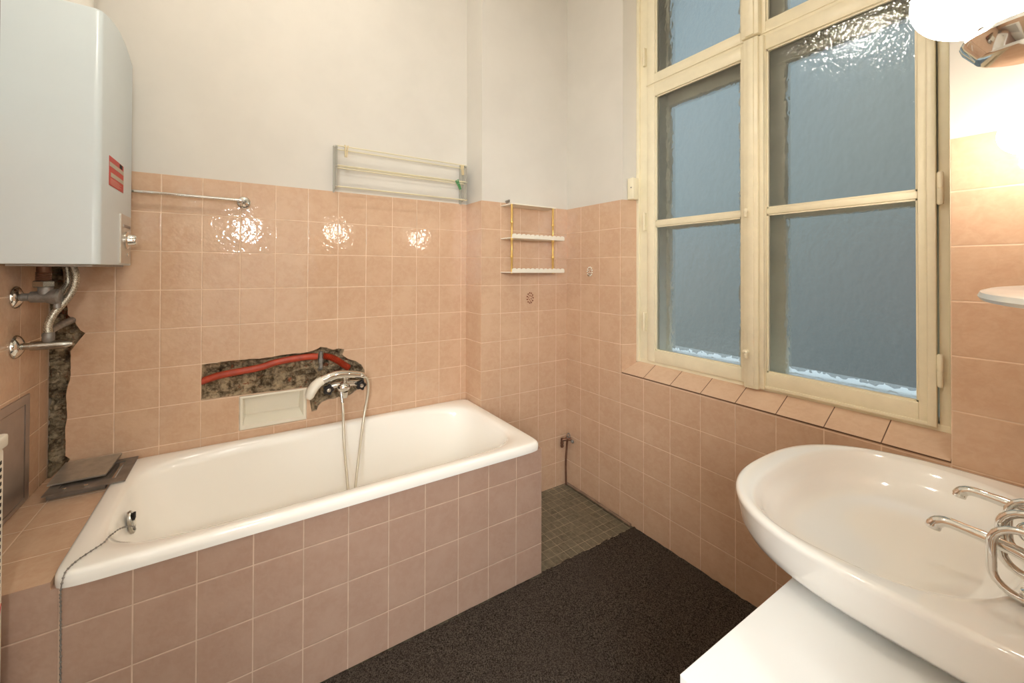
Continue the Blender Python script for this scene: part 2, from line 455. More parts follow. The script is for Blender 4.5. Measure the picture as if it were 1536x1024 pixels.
# window wall
WY0, WY1 = .302, 1.506        # opening at wall face
FX = 2.045                    # plane of the window frame
FY0, FY1 = .311, 1.476
WZT = 3.42
b = MB()
def wq(y0, y1, z0, z1, mi, x=XW): b.quad((x, y0, z0), (x, y1, z0), (x, y1, z1), (x, y0, z1), mi)
wq(YN, YP, 0, .856, 0); wq(WY1, YP, .856, TILETOP, 0); wq(YN, WY0, .856, TILETOP, 0)
wq(WY1-.002, YP+.01, TILETOP, WZT, 1, XW+.004); wq(YN, WY0, TILETOP, WZT, 1, XW+.004); wq(YN-.01, YP+.01, WZT, ZC, 1, XW+.004)
b.quad((XW, WY1, TILETOP), (XW, YP, TILETOP), (XW+.004, YP, TILETOP), (XW+.004, WY1, TILETOP), 4)
b.quad((XW, YN, TILETOP), (XW, WY0, TILETOP), (XW+.004, WY0, TILETOP), (XW+.004, YN, TILETOP), 4)
b.quad((XW, WY1, .856), (FX, FY1, .918), (FX, FY1, TILETOP), (XW, WY1, TILETOP), 2)
b.quad((XW+.004, WY1, TILETOP), (FX, FY1+.002, TILETOP), (FX, FY1+.002, WZT), (XW+.004, WY1, WZT), 1)
b.quad((XW, WY0, .856), (FX, FY0, .918), (FX, FY0, TILETOP), (XW, WY0, TILETOP), 2)
b.quad((XW, WY0, TILETOP), (FX, FY0, TILETOP), (FX, FY0, WZT), (XW, WY0, WZT), 1)
b.quad((XW, WY0, WZT), (FX, FY0, WZT), (FX, FY1, WZT), (XW, WY1, WZT), 1)
struct(b.build('wall_right', [M['tile_win'], M['paint'], M['tile_reveal'], M['paint'], M['tile_edge']], base=(XW, 0, 0)),
       'window wall of pink tiles with cream paint above', 'wall')
# masonry behind the wall face, so the opening has real depth
b = MB(); b.box(XW+.01, 2.30, YN-.2, WY0-.02, -.1, ZC); b.box(XW+.01, 2.30, WY1+.02, 2.4, -.1, ZC); b.box(XW+.01, 2.30, WY0-.02, WY1+.02, -.1, .80); b.box(XW+.01, 2.30, WY0-.02, WY1+.02, WZT+.01, ZC)
struct(b.build('wall_right_core', M['paint'], base=(2.1, 0, 0)))
# sloping tiled sill
b = MB()
b.quad((XW-.001, WY0, .8575), (XW-.001, WY1, .8575), (FX+.01, FY1+.005, .922), (FX+.01, FY0-.005, .922), 0)
b.quad((XW-.001, WY0, .8575), (XW-.001, WY1, .8575), (XW-.001, WY1, .852), (XW-.001, WY0, .852), 1)
struct(b.build('window_sill', [M['tile_sill'], simple('dark_grout', (0.13, 0.065, 0.035, 1), .9)], base=(XW, 0, .85)),
       'sloping pink tiled sill with dark joints under the window', 'window sill')

# left wall
b = MB()
b.quad((XL, YN, 0), (XL, YT, 0), (XL, YT, TILETOP), (XL, YN, TILETOP), 0)
b.quad((XL, YT, .3), (XL, YT+.012, .3), (XL, YT+.012, 1.53), (XL, YT, 1.53), 2)
b.quad((XL-.004, YN, TILETOP), (XL-.004, YT+.01, TILETOP), (XL-.004, YT+.01, ZC), (XL-.004, YN, ZC), 1)
b.box(XL-.15, XL-.012, YN-.2, YT+.26, -.1, ZC, 1)
struct(b.build('wall_left', [M['tile_left'], M['paint'], M['tile_edge']], base=(XL, 0, 0)),
       'left wall of pink tiles carrying the boiler and its valves', 'wall')
# near wall behind the camera: basin wall; doorway and hall added for fill light
DX0, DX1, DZ = -.52, .62, 2.32
b = MB()
def nq(x0, x1, z0, z1, mi, y=YN): b.quad((x0, y, z0), (x1, y, z0), (x1, y, z1), (x0, y, z1), mi)
nq(XL, DX0, 0, TILETOP, 0); nq(DX1, XW, 0, TILETOP, 0)
nq(XL, DX0, TILETOP, ZC, 1, YN-.004); nq(DX1, XW+.01, TILETOP, ZC, 1, YN-.004); nq(DX0, DX1, DZ, ZC, 1, YN-.004)
b.box(XL-.15, DX0, YN-.14, YN-.012, 0, ZC, 1); b.box(DX1, 2.3, YN-.14, YN-.012, 0, ZC, 1); b.box(DX0, DX1, YN-.14, YN-.012, DZ, ZC, 1)
struct(b.build('wall_near', [M['tile_near'], M['paint']], base=(0, YN, 0)), 'basin wall with an added open doorway and the globe lamps', 'wall')
b = MB(); b.box(-1.3, -1.2, -2.3, YN-.14, 0, 2.9); b.box(1.3, 1.4, -2.3, YN-.14, 0, 2.9); b.box(-1.3, 1.4, -2.4, -2.3, 0, 2.9); b.box(-1.3, 1.4, -2.4, YN-.14, 2.9, 3.0)
struct(b.build('wall_added_hall', M['ceil'], base=(0, -1, 0)), 'pale walls of an added hall behind the doorway', 'wall')
b = MB(); b.box(-1.3, 1.4, -2.4, YN-.2, -.1, 0)
struct(b.build('floor_added_hall', simple('added_hall_floor', (0.35, 0.25, 0.17, 1), .5), base=(0, -1, -.1)), 'brown floor of an added hall behind the doorway', 'floor')

# ------------------------------------------------------------------ WINDOW (inner frame, sashes, glass)
def rail(b, y0, y1, z0, z1, x0=2.033, x1=2.075, bev=.004): b.box(x0, x1, y0, y1, z0, z1, bev=bev)
win = bpy.data.objects.new('window_1', None); COL.objects.link(win); win.location = (FX, .9, .92)
struct(win, 'tall cream painted double window with patterned glass and old hinges', 'window')
b = MB()
rail(b, FY0-.006, .344, .90, WZT, 2.046, 2.10); rail(b, 1.414, FY1+.008, .90, WZT, 2.046, 2.10); rail(b, .30, 1.48, .895, .938, 2.044, 2.10)
rail(b, .344, 1.414, 2.505, 2.560, 2.040, 2.10); rail(b, .30, 1.48, 3.36, WZT, 2.045, 2.10)
rail(b, FY0-.008, FY0+.008, .915, WZT, 2.036, 2.05, .003); rail(b, FY1-.012, FY1+.006, .915, WZT, 2.030, 2.05, .004)
rail(b, .34, 1.42, 2.520, 2.528, 2.034, 2.05, .002)
b.build('window_frame', M['frame'], win, smooth=30)
def sash(y0, y1, z0, z1, gy0, gy1, gz, name):
    """sash frame with stiles y0..gy0 and gy1..y1; gz = list of glass (z0, z1)"""
    b = MB()
    rail(b, y0, gy0, z0, z1); rail(b, gy1, y1, z0, z1)
    zs = [z0]+[v for g in gz for v in g]+[z1]
    for i in range(0, len(zs), 2):
        mid = 0 < i < len(zs)-2
        rail(b, gy0-.001, gy1+.001, zs[i], zs[i+1], 2.040 if mid else 2.0335, 2.07, .005 if mid else .004)
    # putty bead round each pane
    for g in gz:
        for (a, c, d, e) in ((gy0, gy0+.006, *g), (gy1-.006, gy1, *g), (gy0, gy1, g[0], g[0]+.006), (gy0, gy1, g[1]-.006, g[1])):
            b.box(2.044, 2.060, a, c, d, e)
    o = b.build('sash', M['frame'], win, smooth=30)
    for g in gz:
        q = MB(); q.box(2.054, 2.058, gy0+.001, gy1-.001, g[0]+.001, g[1]-.001)
        q.bm.normal_update()
        for fc in q.bm.faces: fc.material_index = 0 if fc.normal.x < -.5 else 1
        q.build('pane', [M['glass'], M['pane_back']], o)
    return o
s_far = sash(.900, 1.411, .935, 2.505, .931, 1.366, [(1.000, 1.702), (1.731, 2.443)], 'far')
s_near = sash(.349, .849, .935, 2.505, .388, .832, [(1.000, 1.704), (1.732, 2.443)], 'near')
s_uf = sash(.905, 1.411, 2.526, 3.36, .931, 1.366, [(2.572, 3.30)], 'uf')
s_un = sash(.349, .849, 2.526, 3.36, .388, .832, [(2.572, 3.30)], 'un')
# moulded cover strip where the sashes meet
b = MB(); b.box(2.012, 2.05, .853, .912, .918, 2.515, bev=.006); b.box(2.006, 2.02, .868, .897, .93, 2.51, bev=.005); b.box(2.020, 2.04, .835, .853, .925, 2.51, bev=.004)
b.box(2.006, 2.05, .848, .918, 2.520, 3.36, bev=.006); b.box(1.998, 2.01, .864, .900, 2.522, 3.36, bev=.005)
b.build('astragal', M['frame'], win, smooth=30)
# projecting edge moulding on the near stile
b = MB(); b.box(2.022, 2.036, .345, .366, .930, 2.505, bev=.004); b.box(2.028, 2.036, .345, .851, .928, .942, bev=.003)
b.build('moulding', M['frame'], win, smooth=30)
def hinge(y, z, h, r=.0075):
    b = MB(); b.lathe([(0, 0), (r*.7, .001), (r, .006), (r, h*.49), (r*.8, h*.495), (r*.8, h*.505), (r, h*.51), (r, h-.006), (r*.7, h-.001), (0, h)], (2.026, y, z), seg=14)
    b.box(2.03, 2.048, y-.004, y+.012, z+.004, z+h-.004)
    b.build('hinge', M['frame'], win, smooth=30)
hinge(.336, 1.674, .112); hinge(.338, 1.065, .112); hinge(1.428, 2.64, .11, .005); hinge(1.428, 1.68, .11, .005); hinge(1.428, 1.10, .11, .005)
def catch(y, z):
    b = MB(); b.lathe([(0, 0), (.011, .001), (.011, .006), (.005, .008), (.005, .018), (.010, .020), (.011, .026), (0, .030)], (2.013, y, z), (-1, 0, 0), 14)
    b.box(1.986, 1.998, y-.006, y+.006, z-.030, z+.004, bev=.004)
    b.build('catch', M['frame'], win, smooth=30)
catch(.893, 1.725); catch(.893, 1.085)
# pocket between the two windows
b = MB()
b.box(2.076, 2.20, FY1-.115, FY1+.02, .93, WZT, 0); b.box(2.076, 2.20, .28, .335, .93, WZT, 0)
b.box(2.076, 2.20, .28, FY1+.02, .90, .955, 1)
b.prism([(2.20, .2, .90), (2.20, .2, .990), (2.44, .2, .968), (2.44, .2, .90)], (0, 1.4, 0), 1)
struct(b.build('window_lining', [M['frame_in'], M['white_out']], base=(2.1, .9, .9)))
# outer window
wo = bpy.data.objects.new('window_2', None); COL.objects.link(wo); wo.location = (2.18, .9, .95)
struct(wo, 'outer window seen behind the patterned glass', 'window')
b = MB()
b.box(2.16, 2.20, .80, .985, .95, WZT, bev=.004); b.box(2.16, 2.20, .33, .40, .95, WZT, bev=.004); b.box(2.16, 2.20, 1.345, 1.40, .95, WZT, bev=.004)
b.box(2.155, 2.20, .34, 1.38, 2.40, 2.62, bev=.004); b.box(2.165, 2.20, .34, 1.38, 1.69, 1.722, bev=.004); b.box(2.16, 2.20, .34, 1.38, 3.3, WZT)
b.build('window_frame', M['frame_in'], wo)
b = MB(); b.box(2.158, 2.198, .34, 1.38, .95, .985, bev=.005); b.build('bottom_rail', M['white_out'], wo)
for (y0, y1) in ((.40, .80), (.985, 1.345)):
    for (z0, z1) in ((.985, 1.69), (1.722, 2.40), (2.62, 3.3)):
        q = MB(); q.quad((2.182, y0, z0), (2.182, y1, z0), (2.182, y1, z1), (2.182, y0, z1)); q.build('pane', M['pane_out'], wo)
# small cream strap guide on the reveal
t = thing('strap_guide', 'small cream box fixed at the upper left corner of the tiled window reveal', 'box', (1.99, 1.475, 1.865))
b = MB(); b.box(1.965, 2.012, 1.452, 1.492, 1.865, 1.99, bev=.004); b.build('cover', M['frame'], t, smooth=30)
b = MB(); b.box(1.960, 1.966, 1.462, 1.468, 1.93, 1.936); b.build('screw', M['gunmetal'], t)

# ------------------------------------------------------------------ BATH SURROUND
b = MB()
ZA = .600
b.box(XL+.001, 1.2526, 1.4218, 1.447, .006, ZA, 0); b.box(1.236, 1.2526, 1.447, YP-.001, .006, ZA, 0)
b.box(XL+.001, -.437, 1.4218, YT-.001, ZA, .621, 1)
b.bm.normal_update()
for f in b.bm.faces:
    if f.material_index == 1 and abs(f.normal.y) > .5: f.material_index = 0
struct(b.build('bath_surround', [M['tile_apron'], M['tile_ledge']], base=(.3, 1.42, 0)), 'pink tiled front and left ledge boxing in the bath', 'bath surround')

# ------------------------------------------------------------------ BATHTUB
def se(cx, cy, a, bb, n, z, N=160):
    out = []
    for k in range(N):
        t = 2*PI*k/N; c, s = math.cos(t), math.sin(t)
        out.append(Vector((cx+a*math.copysign(abs(c)**(2/n), c), cy+bb*math.copysign(abs(s)**(2/n), s), z)))
    return out
tub = thing('bathtub', 'cream white enamelled bathtub built into pink tiles', 'bathtub', (.403, 1.766, .22))
cx, cy = .403, 1.7655; A, B = .840, .3605
b = MB()
R = [se(cx, cy, A-.012, B-.012, 26, .598), se(cx, cy, A-.001, B-.001, 26, .600), se(cx, cy, A, B, 26, .612), se(cx, cy, A-.001, B-.001, 26, .628), se(cx, cy, A-.006, B-.006, 26, .6365), se(cx, cy, A-.014, B-.014, 24, .640),
     se(cx, cy, A-.050, B-.040, 9, .6385), se(cx, cy, A-.062, B-.050, 6, .634), se(cx, cy, A-.070, B-.057, 5, .622), se(cx, cy, A-.078, B-.062, 5, .59),
     se(cx+.005, cy, A-.10, B-.072, 4.6, .50), se(cx+.015, cy, A-.14, B-.085, 4.2, .38), se(cx+.02, cy, A-.185, B-.10, 4, .29), se(cx+.02, cy, A-.23, B-.13, 3.6, .245), se(cx+.02, cy, A-.30, B-.19, 3, .228), se(cx+.02, cy, .1, .04, 2, .222)]
b.ring_loft(R, False, True)
b.build('tub_shell', M['ceramic'], tub, smooth=60)
# overflow plate on the sloping left end
ov = MB()
c0 = Vector((-.3375, 1.766, .552)); axn = Vector((.97, 0, .22)).normalized()
ov.lathe([(.030, -.006), (.031, .001), (.029, .005), (.020, .007), (0, .008)], c0, axn, 24)
for v in ov.bm.verts:
    v.co.z = c0.z+(v.co.z-c0.z)*1.35; v.co.y = c0.y+(v.co.y-c0.y)*.75
ovo = ov.build('overflow_plate', M['chrome_dull'], tub, smooth=40)
q = MB(); q.box(-.334, -.3265, 1.757, 1.775, .562, .582); q.build('slot', M['dark'], ovo)
q = MB(); q.box(-.332, -.325, 1.756, 1.776, .541, .560, bev=.002); q.build('clip', M['white_plastic'], ovo)
# ball chain hanging over the rim
ch = catmull([Vector(p) for p in [(-.325, 1.765, .522), (-.325, 1.72, .560), (-.335, 1.62, .615), (-.345, 1.54, .640), (-.352, 1.505, .6435), (-.372, 1.480, .6435), (-.392, 1.452, .6435), (-.404, 1.420, .6435), (-.407, 1.403, .634), (-.410, 1.397, .600), (-.413, 1.410, .55), (-.414, 1.4165, .42), (-.413, 1.4165, .25), (-.411, 1.4165, .02)]], 10)
b = MB(); b.tube(ch, .0015, 6)
acc = 0; last = ch[0]
for p in ch:
    acc += (p-last).length; last = p
    if acc > .011:
        b.sphere(p, .0028, 8, 6); acc = 0
tag(b.build('plug_chain', M['gunmetal'], smooth=60), 'thin dark ball chain hanging from the overflow over the left end of the bath rim', 'chain')

# ------------------------------------------------------------------ CARPET
random.seed(11)
b = MB()
edge = []
x = 1.9335
while x > 1.256:
    edge.append((x, 1.421+random.uniform(-.005, .004))); x -= .014
base_e = []
x = 1.252
while x > XL+.01:
    base_e.append((x, 1.414+random.uniform(-.006, .004))); x -= .03
side = []; y = YN+.01
while y < 1.41:
    side.append((1.930+random.uniform(-.005, .003), y)); y += .02
pts = side+edge+base_e+[(XL+.004, 1.41), (XL+.004, YN+.005)]
b.prism([(px, py, .0) for px, py in pts], (0, 0, .010))
tag(b.build('carpet', M['carpet'], base=(.6, .7, 0)), 'dark brown low pile carpet with a ragged cut edge at the mosaic', 'carpet')

# ------------------------------------------------------------------ WATER HEATER (gas boiler) on the left wall
bl = thing('gas_boiler', 'white wall hung gas water heater with red sticker and chrome knob', 'boiler', (-.53, 1.88, 1.46))
def bprof(z, ins=0):
    y0, y1, xf = 1.655+ins, 2.060-ins, -.404-ins
    P = [(-.630, y0)]
    r = .020
    for k in range(7):
        a = -PI/2+PI/2*k/6; P.append((xf-r+r*math.cos(a), y0+r+r*math.sin(a)))
    for k in range(1, 12):
        u = k/12; P.append((xf+.003*math.sin(PI*u), y0+r+(y1-y0-2*r)*u))
    r = .008
    for k in range(7):
        a = PI/2*k/6; P.append((xf-r+r*math.cos(a), y1-r+r*math.sin(a)))
    P.append((-.630, y1))
    return [Vector((px, py, z+(.042*math.sin(PI*max(0, min(1, (py-1.64)/.44))) if z > 2 else 0))) for px, py in P]
b = MB(); b.ring_loft([bprof(1.462, .004), bprof(1.464), bprof(2.276), bprof(2.283, .004), bprof(2.286, .012)], True, True)
body = b.build('casing', M['boiler'], bl, smooth=40)
b = MB(); b.box(XL+.001, -.629, 1.675, 2.04, 1.47, 2.27); b.build('back_plate', M['gunmetal'], bl)
b = MB(); b.box(-.620, -.425, 1.672, 2.045, 1.456, 1.463); b.build('underside', M['dark_steel'], bl)
# control panel on the front
def fx(y): return -.404+.003*math.sin(PI*max(0, min(1, (y-1.675)/(2.035-1.675))))
b = MB()
ys = [1.872+.155*k/8 for k in range(9)]
b.ring_loft([[Vector((fx(y)+.0045, y, 1.470)) for y in ys]+[Vector((fx(y)-.004, y, 1.470)) for y in reversed(ys)],
             [Vector((fx(y)+.0045, y, 1.655)) for y in ys]+[Vector((fx(y)-.004, y, 1.655)) for y in reversed(ys)]], True, True)
cp = b.build('control_panel', simple('panel_aluminium', (0.52, 0.47, 0.40, 1), .35, .5), bl, smooth=40)
b = MB(); b.box(fx(1.97)+.004, fx(1.97)+.007, 1.90, 2.00, 1.608, 1.618); b.build('slot', M['dark_steel'], cp)
b = MB(); b.lathe([(.034, 0), (.034, .006), (.028, .008), (.024, .010), (.021, .030), (.018, .034), (0, .035)], (fx(1.95)+.004, 1.945, 1.560), (1, 0, 0), 24)
kn = b.build('knob', M['chrome'], cp, smooth=40)
b = MB(); b.lathe([(.008, 0), (.008, .004), (0, .005)], (fx(1.97)+.004, 1.97, 1.505), (1, 0, 0), 12); b.build('screw', M['chrome'], cp, smooth=40)
# red sticker with pale text bands
def sticker(y0, y1, z0, z1, m, name, parent, off=.001):
    b = MB(); ys = [y0+(y1-y0)*k/6 for k in range(7)]
    b.ring_loft([[Vector((fx(y)+off, y, z0)) for y in ys]+[Vector((fx(y)-.002, y, z0)) for y in reversed(ys)],
                 [Vector((fx(y)+off, y, z1)) for y in ys]+[Vector((fx(y)-.002, y, z1)) for y in reversed(ys)]], True, True)
    return b.build(name, m, parent, smooth=40)
st = sticker(1.740, 1.915, 1.737, 1.838, M['red'], 'warning_sticker', bl)
sticker(1.742, 1.913, 1.803, 1.818, M['print_grey'], 'text_band', st, .0016); sticker(1.755, 1.913, 1.768, 1.783, M['print_grey'], 'text_band', st, .0016)
sticker(1.86, 1.895, 1.821, 1.836, M['dark'], 'logo_patch', st, .0016)
for k in range(5): sticker(1.752, 1.752+.10+.03*(k % 2), 1.742+.0045*k, 1.7432+.0045*k, simple('print_pale', (.8, .5, .42, 1), .6), 'text_line', st, .0016)
# flue
fl = MB(); fl.lathe([(.062, 0), (.062, .012), (.056, .014), (.056, 1.262)], (-.535, 1.86, 2.3285), seg=32)
tag(fl.build('flue_pipe', M['paint'], smooth=40), 'cream painted flue pipe rising from the top of the boiler', 'pipe')

# ------------------------------------------------------------------ VALVES AND HOSES under the boiler
gv = thing('gas_valve', 'grey cast gas valve with chrome wall rose directly under the boiler', 'valve', (-.60, 1.868, 1.351))
b = MB(); b.lathe([(.038, 0), (.038, .003), (.034, .008), (.022, .014), (.016, .016)], (XL+.001, 1.868, 1.351), (1, 0, 0), 28); b.build('wall_rose', M['chrome'], gv, smooth=40)
b = MB(); b.lathe([(.013, .0), (.013, .02), (.019, .024), (.020, .06), (.026, .075), (.027, .092), (.022, .098), (0, .099)], (XL+.014, 1.868, 1.351), (1, 0, 0), 24)
b.cyl((-.595, 1.868, 1.36), (-.595, 1.868, 1.385), .020, 20)
b.cyl((-.566, 1.868, 1.335), (-.566, 1.868, 1.31), .010, 14)
b.build('valve_body', M['gunmetal'], gv, smooth=40)
b = MB(); b.lathe([(.026, 0), (.030, .003), (.030, .020), (.026, .023)], (-.600, 1.868, 1.384), seg=6); b.build('nut', M['chrome_dull'], gv)
b = MB()
for k in range(5): b.lathe([(.019, 0), (.021, .003), (.019, .006)], (-.600, 1.868, 1.407+.006*k), seg=18)
b.cyl((-.600, 1.868, 1.407), (-.600, 1.868, 1.4555), .0185, 18); b.build('threaded_stub', M['copper'], gv, smooth=40)
wv = thing('water_valve', 'chrome water pipe stub with wall rose below the gas valve', 'valve', (-.60, 1.873, 1.183))
b = MB(); b.lathe([(.040, 0), (.040, .003), (.035, .009), (.022, .017), (.014, .019)], (XL+.001, 1.873, 1.183), (1, 0, 0), 28); b.build('wall_rose', M['chrome'], wv, smooth=40)
b = MB(); b.lathe([(.012, 0), (.012, .02), (.016, .022), (.016, .105), (.014, .112), (.006, .128), (0, .129)], (XL+.016, 1.873, 1.183), (1, 0, 0), 22); b.build('pipe', M['chrome_dull'], wv, smooth=40)
b = MB(); b.lathe([(.013, .012), (.016, .016), (.016, .040), (.014, .044)], (-.588, 1.873, 1.183), seg=16); b.build('coupling', M['gunmetal'], wv, smooth=40)
b = MB(); b.tube([(-.588, 1.873, 1.222), (-.590, 1.875, 1.25), (-.578, 1.88, 1.29), (-.555, 1.895, 1.33), (-.534, 1.90, 1.375), (-.528, 1.90, 1.42), (-.536, 1.90, 1.4565)], .0120, 12, smooth_path=6)
tag(b.build('braided_hose', M['braid'], smooth=60), 'long braided hose curving from the water pipe stub up to the boiler', 'hose', 'braided hoses under the boiler')
b = MB(); b.tube([(-.560, 1.93, 1.4565), (-.557, 1.93, 1.43), (-.556, 1.925, 1.39), (-.575, 1.90, 1.352)], .0120, 12, smooth_path=6)
tag(b.build('braided_hose', M['braid'], smooth=60), 'short braided hose dropping from the boiler just behind the gas valve', 'hose', 'braided hoses under the boiler')
b = MB(); b.tube([(-.620, 1.985, 1.217), (-.612, 2.02, 1.228), (-.604, 2.06, 1.236), (-.601, 2.118, 1.240), (-.601, 2.17, 1.240)], .013, 10, smooth_path=5)
b.cyl((-.620, 1.987, 1.217), (-.624, 1.955, 1.206), .009)
tag(b.build('pipe_stub', M['gunmetal'], smooth=40), 'grey bent pipe stub coming out of the broken channel in the corner', 'pipe')

# ------------------------------------------------------------------ INSPECTION PANEL on the left wall
ip = thing('inspection_panel', 'polished grey steel access panel in the left wall above the ledge', 'panel', (XL, 1.7, .62))
b = MB(); y0, y1, z0, z1 = 1.30, 1.970, .626, 1.000
for (a, c, d, e) in ((y0, y0+.03, z0, z1), (y1-.030, y1, z0, z1), (y0+.03, y1-.03, z1-.030, z1), (y0+.03, y1-.03, z0, z0+.015)): b.box(XL-.004, XL+.005, a, c, d, e)
b.box(XL-.004, XL+.001, y0+.03, y1-.03, z0+.015, z1-.03)
b.build('frame', M['steel_panel'], ip)
b = MB(); b.box(XL-.004, XL+.003, y0+.034, y1-.034, z0+.018, z1-.034); b.build('door', M['steel_panel'], ip)

# ------------------------------------------------------------------ HEATER at the left edge
ht = thing('convector_heater', 'white slotted convector heater standing at the far left in front of the ledge', 'heater', (-.57, 1.1, 0))
b = MB(); b.box(-.650, -.4945, .75, 1.345, .06, 1.020, bev=.008)
hb = b.build('casing', M['white_plastic'], ht, smooth=30)
b = MB(); b.box(-.652, -.490, .745, 1.352, 1.021, 1.052, bev=.006); b.build('lid', M['white_plastic'], ht, smooth=30)
b = MB()
for k in range(24):
    z = .985-.0165*k
    for c in range(6):
        yc = 1.300-.085*c
        b.prism([(-.4955, yc-.030, z-.004), (-.4955, yc+.028, z+.002), (-.4955, yc+.028, z+.010), (-.4955, yc-.030, z+.004)], (.0022, 0, 0))
b.build('air_slots', M['dark'], hb)
b = MB(); b.prism([(-.4946, 1.25, .575), (-.4946, 1.30, .60), (-.4946, 1.335, .655), (-.4946, 1.315, .56)], (.001, 0, 0)); b.build('red_mark', M['red'], hb)
for y in (.80, 1.29):
    b = MB(); b.box(-.648, -.505, y, y+.03, .011, .062, bev=.003); b.build('foot', M['black'], ht)

# ------------------------------------------------------------------ VENT COVER lying on the ledge corner
vc = thing('vent_cover', 'dark steel vent frame with lighter lid lying on the rear left corner of the ledge', 'vent cover', (-.50, 2.01, .622))
b = MB()
for (a, c, d, e) in ((-.612, -.384, 1.905, 1.945), (-.612, -.580, 1.945, 2.122), (-.420, -.384, 1.945, 2.122), (-.58, -.42, 2.095, 2.122)): b.box(a, c, d, e, .6425, .647)
b.box(-.606, -.445, 1.925, 2.115, .6215, .6425)
b.build('frame', M['dark_steel'], vc)
b = MB(); b.prism([(-.620, 1.975, .650), (-.455, 1.968, .653), (-.438, 2.118, .668), (-.612, 2.120, .668)], (0, 0, .006)); b.build('lid', M['vent_steel'], vc)
for (sx, sy) in ((-.56, 1.930), (-.50, 1.926)):
    b = MB(); b.lathe([(.006, 0), (.006, .003), (0, .0045)], (sx, sy, .647), seg=12); b.build('screw', M['chrome'], vc, smooth=40)

# ------------------------------------------------------------------ TOWEL BAR
tr = thing('towel_bar', 'thin chrome towel bar on the pink tiles beside the boiler', 'towel rail', (-.2, 2.12, 1.77))
b = MB(); b.lathe([(.030, 0), (.030, .004), (.026, .009), (.016, .012), (.009, .014), (.008, .030), (.010, .032), (.011, .048), (0, .054)], (.002, YT-.001, 1.768), (0, -1, 0), 28); b.build('flange', M['chrome'], tr, smooth=40)
b = MB(); b.lathe([(.030, 0), (.030, .004), (.026, .009), (.009, .014), (.008, .030), (.011, .048), (0, .054)], (-.58, YT-.001, 1.772), (0, -1, 0), 28); b.build('flange', M['chrome'], tr, smooth=40)
b = MB(); b.cyl((.002, 2.085, 1.773), (-.58, 2.085, 1.777), .0065, 14); b.build('bar', M['chrome'], tr, smooth=40)

# ------------------------------------------------------------------ SOAP NICHE
sn = thing('soap_niche', 'white ceramic soap dish recess set in the tiles below the broken hole', 'soap dish', (.14, YT, .68))
b = MB()
x0, x1, z0, z1 = -.009, .291, .678, .8385; yb = YT+.055
o4 = [(x0, YT-.003, z0), (x1, YT-.003, z0), (x1, YT-.003, z1), (x0, YT-.003, z1)]
o5 = [(x0+.004, YT-.006, z0+.004), (x1-.004, YT-.006, z0+.004), (x1-.004, YT-.006, z1-.004), (x0+.004, YT-.006, z1-.004)]
i1 = [(x0+.014, YT-.004, z0+.020), (x1-.014, YT-.004, z0+.020), (x1-.014, YT-.004, z1-.010), (x0+.014, YT-.004, z1-.010)]
i2 = [(x0+.026, yb, z0+.052), (x1-.030, yb, z0+.052), (x1-.024, yb, z1-.018), (x0+.022, yb, z1-.018)]
bk = [(x0, YT+.008, z0), (x1, YT+.008, z0), (x1, YT+.008, z1), (x0, YT+.008, z1)]
b.ring_loft([[Vector(p) for p in q] for q in (bk, o4, o5, i1, i2)], False, True)
b.build('dish', M['niche'], sn, smooth=25)

# ------------------------------------------------------------------ RED PIPE in the broken hole
rp = thing('heating_pipe', 'red plastic water pipe lying bare in the broken hole behind the mixer', 'pipe', (.1, YT+.02, .93))
b = MB(); b.tube([(-.185, YT+.022, .920), (-.158, YT+.020, .930), (-.09, YT+.017, .948), (.0, YT+.014, .958), (.08, YT+.014, .966), (.14, YT+.012, .982), (.22, YT+.010, .992), (.30, YT+.008, .996), (.345, YT+.008, .993)], .0165, 14, smooth_path=6)
b.build('pipe', M['red_pipe'], rp, smooth=60)
b = MB(); P = catmull([Vector(p) for p in [(.375, YT+.008, .992), (.41, YT+.008, .982), (.445, YT+.010, .962), (.475, YT+.014, .938), (.51, YT+.02, .91)]], 8)
for i in range(len(P)-1):
    d = (P[i+1]-P[i]); b.lathe([(.013, 0), (.0175, d.length*.5), (.013, d.length)], P[i], d, 14)
b.build('corrugated_sleeve', M['red_pipe'], rp, smooth=40)
b = MB(); b.cyl((.362, YT+.004, 1.018), (.362, YT+.004, .935), .0105, 14); b.cyl((.362, YT+.004, .985), (.362, YT+.004, .96), .014, 6); b.cyl((.362, YT+.004, .935), (.362, YT+.05, .905), .011, 12)
tag(b.build('threaded_stub', M['gunmetal'], smooth=40), 'short grey threaded pipe stub standing upright across the red pipe', 'pipe')

# ------------------------------------------------------------------ BATH MIXER with hand shower
mx = thing('bath_mixer', 'chrome bath mixer with black knobs mounted in the broken hole', 'mixer tap', (.46, YT-.06, .82))
YM = 2.062
b = MB(); b.tube([(.385, YM, .842), (.42, YM-.002, .852), (.46, YM-.004, .850), (.50, YM-.002, .852), (.540, YM, .846)], .016, 16, smooth_path=5)
b.sphere((.462, YM-.014, .838), .031, 22, 12, sq=(1.1, .9, .85))
b.lathe([(.016, 0), (.014, .02), (.011, .03), (0, .032)], (.468, YM-.02, .815), (0, 0, -1), 16)
b.build('mixer_body', M['chrome'], mx, smooth=50)
for ix in (.395, .530):
    b = MB(); b.cyl((ix, YM+.01, .847), (ix, YT+.03, .855), .015, 14); b.build('inlet', M['chrome_dull'], mx, smooth=40)
b = MB(); b.lathe([(.010, 0), (.009, .018), (.012, .022), (.012, .034), (0, .037)], (.468, YM-.01, .862), (0, 0, 1), 14); b.build('diverter', M['chrome'], mx, smooth=40)
